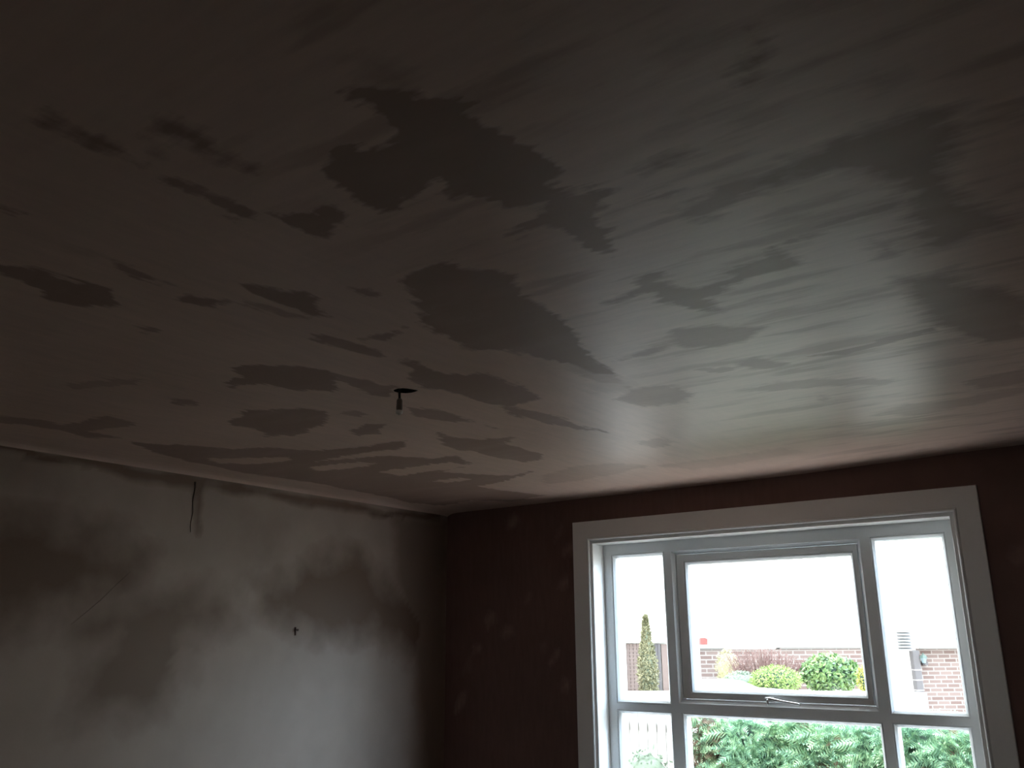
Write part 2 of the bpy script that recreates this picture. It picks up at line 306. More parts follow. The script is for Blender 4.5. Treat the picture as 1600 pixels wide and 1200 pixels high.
 (0.7,0.01,[3.475,-2.179,3.627,-2.198,3.756,-2.241,3.888,-2.257,3.894,-2.195,3.737,-2.162,3.57,-2.141]),
 (0.6,0.015,[2.677,-2.113,2.785,-2.194,2.906,-2.188,2.963,-2.101,2.954,-1.993,2.842,-1.885,2.69,-1.926]),
 (0.4,0.015,[2.366,-1.34,2.503,-1.341,2.513,-1.225,2.345,-1.168]),
 (0.5,0.015,[3.092,-1.91,3.28,-1.943,3.446,-1.877,3.587,-1.726,3.678,-1.739,3.568,-1.654,3.39,-1.77,3.229,-1.804]),
 (0.6,0.02,[3.803,-1.494,3.941,-1.556,4.05,-1.59,4.024,-1.367,3.91,-1.345,3.825,-1.365]),
 (0.5,0.02,[3.418,-1.166,3.576,-1.29,3.763,-1.27,3.93,-1.33,4.019,-1.327,4.005,-1.203,3.83,-1.118,3.599,-1.054]),
 (0.35,0.02,[1.49,-0.883,1.786,-1.002,1.99,-0.935,2.091,-0.76,1.811,-0.627,1.518,-0.582,1.314,-0.627]),
 (0.3,0.02,[2.119,-0.738,2.393,-0.752,2.597,-0.723,2.852,-0.768,2.896,-0.613,2.623,-0.526,2.264,-0.475]),
 (0.25,0.03,[2.699,-2.349,2.816,-2.364,2.866,-2.262,2.759,-2.168,2.653,-2.227]),
 (0.5,0.02,[3.319,-1.64,3.358,-1.669,3.367,-1.602,3.318,-1.541]),
 (0.5,0.02,[2.778,-2.636,2.834,-2.527,2.838,-2.347,2.824,-2.186,2.748,-2.245,2.725,-2.392]),
]
STREAKS = [
 (1,0.008,[0.409,-2.364,0.59,-2.221,0.747,-2.14,0.655,-2.081,0.393,-2.152,0.317,-2.259]),
 (1,0.008,[0.605,-1.889,0.77,-1.854,0.931,-1.819,1.012,-1.708,0.824,-1.716,0.572,-1.768]),
 (1,0.008,[0.189,-2.405,0.181,-2.078,0.207,-1.74,0.236,-1.367,0.192,-0.874,0.126,-0.554,-0.021,-0.593,0.009,-1.16,0.078,-1.73,0.092,-2.098]),
 (0.8,0.008,[0.79,-1.544,1.044,-1.541,1.305,-1.522,1.344,-1.352,1.132,-1.374,0.795,-1.382]),
 (0.9,0.008,[0.824,-1.136,1.058,-1.118,1.084,-1.042,0.884,-1.029]),
 (0.8,0.008,[1.132,-1.374,1.201,-1.368,1.121,-1.306]),
]
WALL_STAINS_SHADE = [
 (1,0.15,[-3.345,2.081,-3.006,2.088,-2.677,2.026,-2.445,1.913,-2.46,1.798,-2.602,1.712,-2.848,1.615,-3.1,1.541,-3.259,1.527]),
 (0.8,0.12,[-2.775,1.542,-2.6,1.697,-2.321,1.738,-2.007,1.749,-1.877,1.718,-1.815,1.613,-1.946,1.56,-2.101,1.493,-2.138,1.297,-2.255,1.176,-2.426,1.126,-2.686,1.116,-2.682,1.318,-2.604,1.465,-2.706,1.497]),
 (0.55,0.12,[-2.292,1.494,-2.105,1.526,-2.119,1.296,-2.332,1.211,-2.474,1.234]),
 (1,0.11,[-1.69,1.8,-1.475,1.843,-1.343,1.946,-1.126,2.024,-0.901,2.048,-0.715,1.899,-0.524,1.8,-0.329,1.807,0.016,1.934,0.028,1.345,-0.378,1.354,-0.541,1.461,-0.726,1.524,-0.871,1.524,-1.196,1.502,-1.381,1.525,-1.504,1.613,-1.645,1.615]),
 (0.6,0.06,[-0.612,2.342,-0.348,2.342,0.007,2.336,0.053,0.205,-0.159,0.239,-0.231,0.848,-0.309,1.226,-0.383,1.481,-0.529,1.908]),  # corner strip: painted shade where the window reveal blocks daylight
 (1,0.02,[-3.396,2.408,-3.228,2.401,-2.197,2.375,-0.676,2.358,-0.068,2.39,-0.066,2.328,-0.673,2.3,-1.513,2.302,-2.108,2.314,-2.115,2.183,-2.126,2.057,-2.146,2.055,-2.177,2.305,-2.574,2.319,-2.914,2.326,-3.217,2.329,-3.385,2.338]),  # dark band along the ceiling junction, with a thin drip line
 (0.4,0.15,[-3.39,2.367,-3.223,2.365,-2.916,2.338,-2.962,2.217,-3.354,2.137]),
 (0.35,0.1,[-1.746,2.222,-1.602,2.191,-1.541,2.049,-1.63,1.967,-1.752,2.033]),
]

# ------------------------------------------------------------------ numpy value noise + signed distance
rs = np.random.RandomState(7)
LAT = rs.rand(257, 257)
def vnoise(x, y, s):
    x = x/s; y = y/s; xi = np.floor(x).astype(int); yi = np.floor(y).astype(int)
    fx = x-xi; fy = y-yi; fx = fx*fx*(3-2*fx); fy = fy*fy*(3-2*fy)
    a = LAT[xi % 256, yi % 256]; b = LAT[(xi+1) % 256, yi % 256]; c = LAT[xi % 256, (yi+1) % 256]; d = LAT[(xi+1) % 256, (yi+1) % 256]
    return (a*(1-fx)+b*fx)*(1-fy)+(c*(1-fx)+d*fx)*fy-0.5
def sdf(px, py, poly):
    P = np.array(poly).reshape(-1, 2); n = len(P)
    d = np.full(px.shape, 1e9); ins = np.zeros(px.shape, bool)
    for i in range(n):
        a = P[i]; b = P[(i+1) % n]; e = b-a; L = max(e@e, 1e-9)
        t = np.clip(((px-a[0])*e[0]+(py-a[1])*e[1])/L, 0, 1)
        d = np.minimum(d, np.hypot(px-a[0]-t*e[0], py-a[1]-t*e[1]))
        c = ((a[1] > py) != (b[1] > py)) & (px < (b[0]-a[0])*(py-a[1])/((b[1]-a[1]) or 1e-9)+a[0]); ins ^= c
    return np.where(ins, -d, d)
def patches(u, v, polys, streaks, warp):
    wu = u+warp*(vnoise(u, v, .16)+.5*vnoise(u+9, v, .06)); wv = v+warp*(vnoise(u+31, v+17, .16)+.5*vnoise(u, v+5, .06))
    edge = np.full(u.shape, 1.0); wet_shade = np.zeros(u.shape); soft = np.full(u.shape, .02)
    for s, w, P in polys:
        d = sdf(wu, wv, P); m_ = d/ (w+.01) < edge/(soft+.01)
        edge = np.where(m_, d, edge); wet_shade = np.where(m_, s, wet_shade); soft = np.where(m_, w, soft)
    for s, w, P in streaks:
        d = sdf(wu, wv, P); edge = np.maximum(edge, -d)
    return edge, wet_shade, soft
def grid(name, mat, us, vs, fn, polys, streaks, warp, thick, normal_out):
    """plaster surface as a fine grid closed into a slab; fn(u, v, depth) -> point"""
    U, V = np.meshgrid(us, vs, indexing='ij'); u = U.ravel(); v = V.ravel(); nu, nv = len(us), len(vs)
    edge, wet_shade, soft = patches(u, v, polys, streaks, warp)
    pts = [fn(a, b, 0) for a, b in zip(u, v)]
    n = len(pts)
    faces = [(i*nv+j, (i+1)*nv+j, (i+1)*nv+j+1, i*nv+j+1) for i in range(nu-1) for j in range(nv-1)]
    bc = [fn(us[0], vs[0], thick), fn(us[-1], vs[0], thick), fn(us[-1], vs[-1], thick), fn(us[0], vs[-1], thick)]
    pts += bc; faces.append((n+3, n+2, n+1, n))
    faces.append(tuple([n, n+1]+[i*nv for i in range(nu-1, -1, -1)]))
    faces.append(tuple([n+1, n+2]+[(nu-1)*nv+j for j in range(nv-1, -1, -1)]))
    faces.append(tuple([n+2, n+3]+[i*nv+nv-1 for i in range(nu)]))
    faces.append(tuple([n+3, n]+[j for j in range(nv)]))
    me = bpy.data.meshes.new(name); me.from_pydata(pts, [], faces); me.materials.append(mat)
    b = bmesh.new(); b.from_mesh(me); bmesh.ops.recalc_face_normals(b, faces=b.faces); b.to_mesh(me); b.free()
    for nm, arr, dv in (('edge', edge, 1.0), ('wet_shade', wet_shade, 0.0), ('soft', soft, 0.02)):
        at = me.attributes.new(nm, 'FLOAT', 'POINT'); at.data.foreach_set('value', np.concatenate([arr, np.full(4, dv)]).astype(np.float32))
    o = bpy.data.objects.new(name, me); C.objects.link(o); return o

H = 2.4
RX, RY = 5.9, -8.6          # room: x 0..RX, y RY..0
def ceil_fn(x, y, t):
    z = H
    if not t:
        a = min(max((x-2.5)/1.4, 0), 1)
        z += 0.024*a*a*(3-2*a)*max(0, 1+y/1.2)
        z -= 0.022*math.exp(-x/0.03) + 0.006*math.exp(y/0.03)
    return (x, y, z+(0.06 if t else 0))
ceiling = grid('ceiling', M_CEIL, np.linspace(-0.01, RX, 296), np.linspace(RY, 0.01, 431), ceil_fn, STAINS, STREAKS, .035, 1, -1)
tag(ceiling, kind='structure')

# ragged cable hole cut through the ceiling board
HX, HY = 2.094, -2.700
hole = [(0.052, 0), (0.042, 20), (0.037, 50), (0.035, 90), (0.038, 130), (0.041, 165), (0.042, 195), (0.038, 235), (0.036, 270), (0.034, 300), (0.038, 330), (0.046, 348)]
cm = MB(); k = len(hole)
hp = [(HX+r*math.cos(math.radians(a+36)), HY+r*math.sin(math.radians(a+36))) for r, a in hole]
cm.v = [(x, y, H-0.1) for x, y in hp]+[(x, y, H+0.2) for x, y in hp]
cm.f = [tuple(range(k)), tuple(range(2*k-1, k-1, -1))]+[(i, (i+1) % k, k+(i+1) % k, k+i) for i in range(k)]
cut = cm.build('cut', M_BLACK); ceiling.data.materials.append(M_BLACK)  # cut faces coloured near-black: the shade inside the hole is painted
bo = ceiling.modifiers.new('cable_hole', 'BOOLEAN'); bo.operation = 'DIFFERENCE'; bo.object = cut; bo.solver = 'EXACT'; bo.material_mode = 'TRANSFER'
bpy.context.view_layer.update()
dg = bpy.context.evaluated_depsgraph_get()
me = bpy.data.meshes.new_from_object(ceiling.evaluated_get(dg)); ceiling.modifiers.clear(); ceiling.data = me
bpy.data.objects.remove(cut)
vb = MB(); vb.box(HX-.15, HX+.15, HY-.15, HY+.15, H+.061, H+.20)
vb.f.pop(0)
vb.build('loft_void', M_BLACK, ceiling)

# left wall (x = 0)
lw = grid('wall_left', M_LEFT, np.linspace(RY, 0.0, 287), np.linspace(0, H+.03, 82), lambda y, z, t: (-0.3 if t else 0, y, z), WALL_STAINS_SHADE, [], .04, 1, 1)
tag(lw, kind='structure')

# window wall with its opening
WX0, WX1, WZ0, WZ1 = 1.245, 3.467, 0.56, 2.112
def wall_fn(x, z, t): return (x, 0.30 if t else 0, z)
SPECKS = []
rnd = random.Random(5)
for (x, z, r) in ((1.03, 1.83, .05), (1.08, 2.05, .05), (1.0, 2.18, .05), (.42, 1.62, .05), (.55, 1.52, .06), (.2, 1.3, .06), (.3, 1.42, .04), (.93, 1.35, .05), (1.02, 1.2, .05), (.85, 1.45, .03), (.62, 2.28, .06), (3.75, 1.9, .06), (3.85, 1.6, .05), (.75, 1.75, .03), (.15, 1.05, .06)):
    p = []
    for i in range(9):
        t = 2*PI*i/9; q = r*rnd.uniform(.35, 1.1); p += [round(x+q*math.cos(t)*.7+q*math.sin(t)*.5, 3), round(z+q*math.sin(t), 3)]
    SPECKS.append((rnd.uniform(.35, .8), .03, p))
def wallpiece(x0, x1, z0, z1):
    nx = max(2, int((x1-x0)/.025)); nz = max(2, int((z1-z0)/.025))
    o = grid('tmp', M_DARK, np.linspace(x0, x1, nx), np.linspace(z0, z1, nz), wall_fn, SPECKS, [], .05, 1, 1)
    return o
ps = [wallpiece(0, WX0, 0, H+.05), wallpiece(WX1, RX, 0, H+.05), wallpiece(WX0, WX1, WZ1, H+.05), wallpiece(WX0, WX1, 0, WZ0)]
bmj = bmesh.new()
for p in ps: bmj.from_mesh(p.data)
mj = bpy.data.meshes.new('wall_front'); bmj.to_mesh(mj); bmj.free(); mj.materials.append(M_DARK)
for p in ps: bpy.data.objects.remove(p)
wf = bpy.data.objects.new('wall_front', mj); C.objects.link(wf); tag(wf, kind='structure')

b = MB(); b.box(RX, RX+.2, RY, .3, 0, H+.06); tag(b.build('wall_right', M_BACK), kind='structure')
BX0, BX1, BZ0, BZ1 = 2.4, 3.5, 1.05, 2.05     # unseen rear window, added to light casing and frames from the room side
b = MB(); b.box(-.3, BX0, RY-.2, RY, 0, H+.06); b.box(BX1, RX+.2, RY-.2, RY, 0, H+.06); b.box(BX0, BX1, RY-.2, RY, 0, BZ0); b.box(BX0, BX1, RY-.2, RY, BZ1, H+.06)
tag(b.build('wall_back', M_BACK), kind='structure')
w2 = empty('added_rear_window', (0, 0, 0)); tag(w2, kind='structure')
b = MB()
for x0, x1 in ((BX0, (BX0+BX1)/2), ((BX0+BX1)/2, BX1)):
    b.ring(x0, x1, BZ0, BZ1, [(0, RY-.10), (.06, RY-.10), (.07, RY-.12), (.07, RY-.16), (0, RY-.16)])
b.build('window_frame', M_UPVC, w2)
b = MB(); b.box(BX0+.06, BX1-.06, RY-.142, RY-.136, BZ0+.06, BZ1-.06); b.build('pane', M_GLASS, w2)
b = MB(); b.box(-.3, RX+.2, RY-.2, .3, -.15, 0); tag(b.build('floor', M_FLOOR), kind='structure')
b = MB(); b.box(-.3, RX+.2, RY-.2, .42, H+.24, H+.30); tag(b.build('ceiling_loft_boards', M_BLACK, ceiling), None)

# marks on the left wall: drip, scratch, old nail
b = MB(); pts = [(0.0008, -2.175+.004*math.sin(i*1.3), 2.345-i*.028) for i in range(11)]
b.tube(pts, [.006, .005, .004, .004, .003, .003, .003, .002, .002, .002, .001], 6); b.build('plaster_drip', M_CRACK, lw, smooth=True)
b = MB(); b.tube([(0, -2.50, 1.835), (0, -2.57, 1.765), (0, -2.64, 1.69), (0, -2.70, 1.635), (0, -2.775, 1.57)], [.0006, .0012, .0015, .0012, .0006], 5)
b.build('trowel_scratch', M_CRACK, lw, smooth=True)
n_ = MB(); n_.tube([(-.01, 0, 0), (.022, .002, -.004)], .003, 8); n_.tube([(.020, .002, -.004), (.024, .002, -.004)], .007, 10)
n_.tube([(.001, .001, .012), (.004, .002, -.035)], [.006, .004], 6)
nail = n_.build('wall_nail', M_NAIL, loc=(0, -1.397, 1.55)); tag(nail, 'small rusty nail sticking out of the bare left wall', 'nail')

# ------------------------------------------------------------------ casing (architrave) and lining
CY = -.02
cs = MB(); cs.ring(1.1249, 3.5898, WZ0-.14, 2.2352, [(0, 0), (0, CY+.003), (.003, CY), (.108, CY), (.112, CY-.003), (.118, CY-.005), (.123, CY-.003), (.1265, CY+.001), (.1265, 0)])
tag(cs.build('trim_1', M_GLOSS), kind='structure')
ln = MB()
ln.ring(WX0+.001, WX1-.001, WZ0+.001, WZ1-.001, [(0, .001), (.001, -.006), (.022, -.006), (.0245, -.003), (.0245, .24), (0, .24)])
win = empty('window_1', (0, 0, 0)); tag(win, kind='structure')
ln.build('window_lining', M_GLOSS, win)
# frame: outer frame, two mullions, one transom, made cell by cell with mitred glazing beads
fx0, fx1, fz0, fz1 = 1.2695, 3.4425, WZ0+.026, 2.0862
A1, A2, S1, S2, B1, B2 = 1.3541, 1.6928, 1.7868, 2.9177, 3.0188, 3.3576
MX1, MX2, TZ = 1.742, 2.966, 1.070
YF, YG = .135, .178
def cell(mb, x0, x1, z0, z1, gx0, gx1, gz0, gz1):
    """frame cell from outer rectangle to glass rectangle"""
    O = (x0, x1, z0, z1)
    def rect(t, y):   # t: inset measured from the glass edge outward
        return (gx0-t, gx1+t, gz0-t, gz1+t, y)
    loops = [(x0, x1, z0, z1, YF), rect(.024, YF), rect(.0215, YF+.004), rect(.019, YF+.001), rect(.016, YF+.002), rect(.004, YF+.016), rect(0, YF+.027), rect(0, .205), (x0, x1, z0, z1, .205)]
    n = len(mb.v)
    for a, b_, c, d, y in loops: mb.v += [(a, y, c), (b_, y, c), (b_, y, d), (a, y, d)]
    for i in range(len(loops)):
        j = (i+1) % len(loops)
        for k in range(4):
            l = (k+1) % 4; mb.f.append((n+i*4+k, n+i*4+l, n+j*4+l, n+j*4+k))
fr = MB()
cell(fr, fx0, MX1, TZ, fz1, A1, A2, 1.1124, 1.9969)
cell(fr, MX2, fx1, TZ, fz1, B1, B2, 1.1110, 1.9985)
cell(fr, fx0, MX1, fz0, TZ, A1, A2, fz0+.085, 1.0250)
cell(fr, MX2, fx1, fz0, TZ, 3.022, B2, fz0+.085, 1.0250)
cell(fr, MX1, MX2, fz0, TZ, 1.806, 2.926, fz0+.085, 1.0235)
# centre top cell: splayed rebate that the sash closes into
n = len(fr.v)
loops = [(MX1, MX2, TZ, fz1, YF), (S1-.020, S2+.020, 1.125-.024, 1.997+.020, YF), (S1-.002, S2+.002, 1.125-.002, 1.997+.002, YF+.024), (S1-.002, S2+.002, 1.125-.002, 1.997+.002, .205), (MX1, MX2, TZ, fz1, .205)]
for a, b_, c, d, y in loops: fr.v += [(a, y, c), (b_, y, c), (b_, y, d), (a, y, d)]
for i in range(5):
    j = (i+1) % 5
    for k in range(4):
        l = (k+1) % 4; fr.f.append((n+i*4+k, n+i*4+l, n+j*4+l, n+j*4+k))
fr.ring(S1-.03, S2+.03, 1.125-.03, 1.997+.03, [(0, .2155), (.048, .2155), (.048, .230), (0, .230)])     # stop behind the sash, added to block light leaking through the gap
fr.build('window_frame', M_UPVC, win)
GC = (1.8649, 2.8676, 1.1807, 1.9285)
sa = MB(); n = 0; YS = YF+.023
loops = [(S1+.004, S2-.004, 1.129, 1.993, YS+.002), (S1+.006, S2-.006, 1.131, 1.991, YS)]
for t, y in ((.024, YS), (.0215, YS+.004), (.019, YS+.001), (.015, YS+.002), (.004, YS+.014), (0, YS+.024), (0, .215)):
    loops.append((GC[0]-t, GC[1]+t, GC[2]-t, GC[3]+t, y))
loops.append((S1+.004, S2-.004, 1.129, 1.993, .215))
for a, b_, c, d, y in loops: sa.v += [(a, y, c), (b_, y, c), (b_, y, d), (a, y, d)]
for i in range(len(loops)):
    j = (i+1) % len(loops)
    for k in range(4):
        l = (k+1) % 4; sa.f.append((i*4+k, i*4+l, j*4+l, j*4+k))
sash = sa.build('opening_sash', M_UPVC, win)
tag(sash, 'opening top light with its own thicker frame')
for (a, b_, c, d, par) in ((A1, A2, 1.1124, 1.9969, win), (B1, B2, 1.111, 1.9985, win), (A1, A2, fz0+.085, 1.025, win), (3.022, B2, fz0+.085, 1.025, win), (1.806, 2.926, fz0+.085, 1.0235, win), (*GC, sash)):
    y0 = YG if par is win else YG+.006
    g = MB(); g.box(a-.004, b_+.004, y0, y0+.006, c-.004, d+.004); g.build('pane', M_GLASS, par)
# casement fastener on the bottom rail of the sash
hb = MB(); hb.box(2.322, 2.362, YS-.006, YS, 1.128, 1.156)
hb.tube([(2.340, YS-.004, 1.142), (2.340, YS-.026, 1.142)], .010, 14)
hn = hb.build('handle', M_METAL, sash, bevel=.0015); tag(hn, 'silver metal casement fastener')
hv = MB(); hv.tube([(2.312, YS-.022, 1.149), (2.326, YS-.026, 1.149), (2.342, YS-.030, 1.146), (2.37, YS-.032, 1.141), (2.42, YS-.034, 1.134), (2.47, YS-.036, 1.128), (2.503, YS-.037, 1.1245), (2.512, YS-.035, 1.1215), (2.515, YS-.030, 1.117)], [.003, .005, .009, .0085, .0065, .0065, .0068, .006, .004], 12)
hv.tube([(2.338, YS-.028, 1.146), (2.331, YS-.034, 1.134), (2.334, YS-.034, 1.118), (2.338, YS-.030, 1.110)], [.008, .0075, .006, .0035], 10)
hv.build('lever', M_METAL, hn, smooth=True)
sb = MB(); sb.box(WX0-.04, WX1+.04, .205, .40, WZ0-.03, WZ0+.02)
sb.build('window_sill', M_GLOSS, win, bevel=.004)

# ------------------------------------------------------------------ pendant lamp holder on its short cable
pl = empty('pendant_lamp_holder', (HX-.012, HY-.012, H+.06))
tag(pl, 'small brown lamp holder hanging on a short dark cable from the ceiling hole', 'lamp holder')
q = MB(); q.tube([(0, 0, .001), (0.001, 0, -.04), (-.002, 0, -.07), (0, 0, -.100)], .0048, 10); q.build('cable', M_CORD, pl, smooth=True)
q = MB(); q.lathe([(0, -.090), (.006, -.091), (.0100, -.096), (.0112, -.102), (.0112, -.118), (.0118, -.1185), (.0118, -.132), (.0108, -.133), (.0108, -.140), (0, -.140)], 24); q.build('socket', M_HOLDER, pl, smooth=False)
q = MB(); q.lathe([(.0075, -.150), (.0078, -.138), (.0122, -.138), (.0128, -.141), (.0128, -.147), (.0118, -.151), (.0095, -.1525), (.0075, -.150)], 24); q.build('skirt_ring', M_RING, pl, smooth=True)
q = MB(); q.lathe([(.0, -.157), (.003, -.1565), (.0045, -.153), (.0045, -.139), (0, -.139)], 16); q.build('contact_pin', M_RING, pl, smooth=True)

# ------------------------------------------------------------------ outside
e_r = Vector((.8052, .5930, 0)); e_h = Vector((-.5930, .8052, 0)); TH = math.atan2(.5930, .8052)
def out(lat, dep, z): p = CAM+e_r*lat+e_h*dep; return Vector((p.x, p.y, z))     # garden axes: along the far walls / away from the house

M_PATH = flat('pale_concrete', (0.66, 0.60, 0.55), 0.9, var=0.06, scale=2)
M_LAWN = flat('dull_lawn', (0.03, 0.04, 0.02), 0.95, var=0.2)
M_WHITEWALL = flat('white_render', (0.80, 0.79, 0.77), 0.9, var=0.03)
M_SOIL = flat('soil', (0.30, 0.26, 0.21), 0.95, var=0.2)
M_BRICK = bricks('pink_brick', (0.095, 0.062, 0.056), (0.14, 0.105, 0.096), (0.20, 0.18, 0.17))
M_COPING = flat('pale_coping', (0.55, 0.52, 0.48), 0.9)
M_GREY = flat('grey_metal_strip', (0.13, 0.125, 0.12), 0.6)
M_PIPE = flat('slate_grey_plastic', (0.065, 0.060, 0.065), 0.5)
M_TILE = flat('pale_roof_tiles', (0.75, 0.73, 0.70), 0.9, var=0.08)
M_PALESIDE = flat('buff_render', (0.22, 0.20, 0.17), 0.9)
M_DARKROOF = flat('brown_roof_tiles', (0.10, 0.08, 0.07), 0.9)
M_LOUVRE = flat('grey_louvre', (0.10, 0.10, 0.10), 0.7)
M_GARAGE = flat('brown_boards', (0.115, 0.085, 0.078), 0.7, var=0.15)
M_GARAGE2 = flat('dark_grey_boards', (0.055, 0.05, 0.055), 0.7, var=0.15)
M_BLUE = flat('pale_blue_door_paint', (0.16, 0.22, 0.27), 0.6)
M_LAMPG = flat('pale_green_metal', (0.045, 0.075, 0.065), 0.5)
M_LAMPGL = flat('frosted_lantern_glass', (0.12, 0.17, 0.19), 0.3)
M_REDB = flat('red_brick_single', (0.17, 0.055, 0.05), 0.9)
M_WFENCE = flat('whitewashed_boards', (0.36, 0.35, 0.335), 0.8, var=0.08, scale=9)
M_HEDGE = leafmat('hedge_leaves', [(0.10, 0.21, 0.15), (0.24, 0.43, 0.29), (0.38, 0.58, 0.36), (0.58, 0.72, 0.46)], 4, trans=0.35)
M_HCORE = flat('foliage_gap_shade', (0.03, 0.055, 0.045), 0.9)  # dark core colour stands in for shade in the foliage gaps
M_HBROWN = leafmat('hedge_dry_sprigs', [(0.14, 0.085, 0.06), (0.22, 0.15, 0.11)], 4)
M_DOME = leafmat('dome_leaves', [(0.12, 0.20, 0.05), (0.20, 0.30, 0.08), (0.30, 0.38, 0.12)], 6)
M_LAUREL = leafmat('laurel_leaves', [(0.05, 0.11, 0.045), (0.11, 0.20, 0.07), (0.24, 0.34, 0.12)], 6, 0.35)
M_YEL = leafmat('yellow_leaves', [(0.26, 0.28, 0.05), (0.42, 0.40, 0.10)], 6)
M_CYP = leafmat('cypress_leaves', [(0.09, 0.095, 0.05), (0.16, 0.155, 0.085), (0.26, 0.24, 0.14)], 6)
M_TWIG = leafmat('red_twigs', [(0.16, 0.09, 0.085), (0.22, 0.14, 0.13), (0.30, 0.22, 0.20)], 3)
M_PALESH = leafmat('pale_shrub_leaves', [(0.30, 0.30, 0.18), (0.45, 0.42, 0.24)], 6)
M_GREYGR = leafmat('grey_green_leaves', [(0.14, 0.20, 0.15), (0.28, 0.34, 0.26)], 6)

# ground with a raised bank behind the low white wall
gx = np.linspace(-40, 40, 41); gy = np.linspace(4.9, 70, 66)
g = MB(); 
for a in gx:
    for d in gy: 
        p = out(a, d, -.3 if d < 12 or a > 5.9 else (.62 if d > 13.6 else -.3)); g.v.append(tuple(p))
for i in range(len(gx)-1):
    for j in range(len(gy)-1): g.f.append((i*66+j, (i+1)*66+j, (i+1)*66+j+1, i*66+j+1))
# keep the garden outside the house footprint
bm_ = MB(); bm_.v = g.v; bm_.f = [f for f in g.f if all(g.v[i][1] > .31 for i in f)]
tag(bm_.build('ground', M_PATH, fix=False), kind='structure')
b = MB(); b.box(-20, 30, .31, 4, -.36, -.29); tag(b.build('ground_path', M_PATH), kind='structure')

b = MB(); b.box(-20, 30, -30, RY-.21, -.36, -.29); tag(b.build('ground_lawn', M_LAWN), kind='structure')

# low white wall in front of the shrubs
def rot_obj(mb, name, mat, lat, dep, z, parent=None, **kw):
    return mb.build(name, mat, parent, loc=out(lat, dep, z), rz=TH, **kw)
b = MB(); xs = [0, .9, 1.9, 2.42, 2.55, 2.8, 3.05, 3.30, 3.55, 4.2, 5.4, 5.95]; zs = [.70, .71, .72, .72, .86, .885, .885, .86, .76, .71, .69, .68]
nb = len(xs)
for x, z in zip(xs, zs): b.v += [(x-2.42, 0, -.3), (x-2.42, .22, -.3), (x-2.42, .22, z), (x-2.42, 0, z)]
for i in range(nb-1):
    for k in range(4): b.f.append((i*4+k, (i+1)*4+k, (i+1)*4+(k+1) % 4, i*4+(k+1) % 4))
b.f += [(0, 1, 2, 3), tuple(nb*4-4+i for i in (3, 2, 1, 0))]
o = rot_obj(b, 'garden_wall', M_WHITEWALL, 2.42, 13.35, 0); tag(o, 'low white rendered garden wall with a gently stepped top below the shrubs', 'wall')

# long brick wall with coping
t = empty('brick_wall', out(2.9, 16.5, .55), TH); tag(t, 'long pinkish brick garden wall with pale coping behind the shrubs', 'wall')
b = MB(); b.box(.42, 3.75, 0, .22, 0, .70); b.build('brickwork', M_BRICK, t)
b = MB(); b.box(.38, 3.80, -.05, .27, .725, .775); b.build('coping', M_COPING, t, bevel=.01)
b = MB(); b.box(.40, .95, -.03, .25, .70, .725); b.box(1.9, 3.78, -.03, .25, .70, .725); b.build('drip_strip', M_GREY, t)
b = MB(); b.box(0, .125, 0, .20, 0, .115); b.box(.02, .105, .02, .18, .115, .125)
o = rot_obj(b, 'red_brick', M_REDB, 3.385, 16.5, 1.33); tag(o, 'small square red block standing on the left end of the brick wall', 'brick')

# house at the right: brick wall, white gable strip, roof, downpipe
t = empty('neighbour_house', out(7.0, 17.3, -.3), TH); tag(t, 'pale brick bungalow behind the right window pane, with pale roof', 'house')
b = MB(); b.box(.60, 9.2, 0, 3.5, 0, 1.52); b.build('brick_walls', M_BRICK, t)
b = MB(); b.box(-.45, .60, -.02, 3.5, 0, 1.56); b.build('white_wall', M_WHITEWALL, t)
b = MB(); b.v = [(-.6, -.15, 1.54), (9.4, -.15, 1.54), (9.4, 6.2, 5.9), (-.6, 6.2, 5.9), (-.6, -.15, 1.60), (9.4, -.15, 1.60), (9.4, 6.2, 5.96), (-.6, 6.2, 5.96)]
b.f = [(0, 3, 2, 1), (4, 5, 6, 7), (0, 1, 5, 4), (1, 2, 6, 5), (2, 3, 7, 6), (3, 0, 4, 7)]; b.build('roof', M_TILE, t)
b = MB(); b.tube([(.60, -.19, 1.545), (9.4, -.19, 1.545)], .022, 8); b.build('gutter', M_GREY, t)
t2 = empty('downpipe', out(7.53, 17.20, -.3), TH); tag(t2, 'wide slate grey downpipe at the corner of the pale brick bungalow', 'pipe')
b = MB(); b.box(-.070, .070, -.07, .07, .45, 1.50); b.build('pipe', M_PIPE, t2, bevel=.02)
for z in (.60, .79, .97, 1.15):
    b = MB(); b.box(-.074, .074, -.074, .074, z, z+.010); b.build('joint_collar', M_COPING, t2)
# louvred hood above the pipe
t3 = empty('louvred_vent', out(7.28, 16.98, 1.20), TH); tag(t3, 'small pale grey louvred vent box above the downpipe', 'vent')
b = MB(); b.box(-.12, .12, .03, .10, 0, .40); b.build('back_box', M_WHITEWALL, t3)
for i in range(7):
    z = .02+i*.055
    b = MB(); b.v = [(-.13, -.05, z), (.13, -.05, z), (.13, .05, z+.03), (-.13, .05, z+.03), (-.13, -.05, z+.010), (.13, -.05, z+.010), (.13, .05, z+.04), (-.13, .05, z+.04)]
    b.f = [(0, 3, 2, 1), (4, 5, 6, 7), (0, 1, 5, 4), (1, 2, 6, 5), (2, 3, 7, 6), (3, 0, 4, 7)]; b.build('slat', M_LOUVRE, t3)
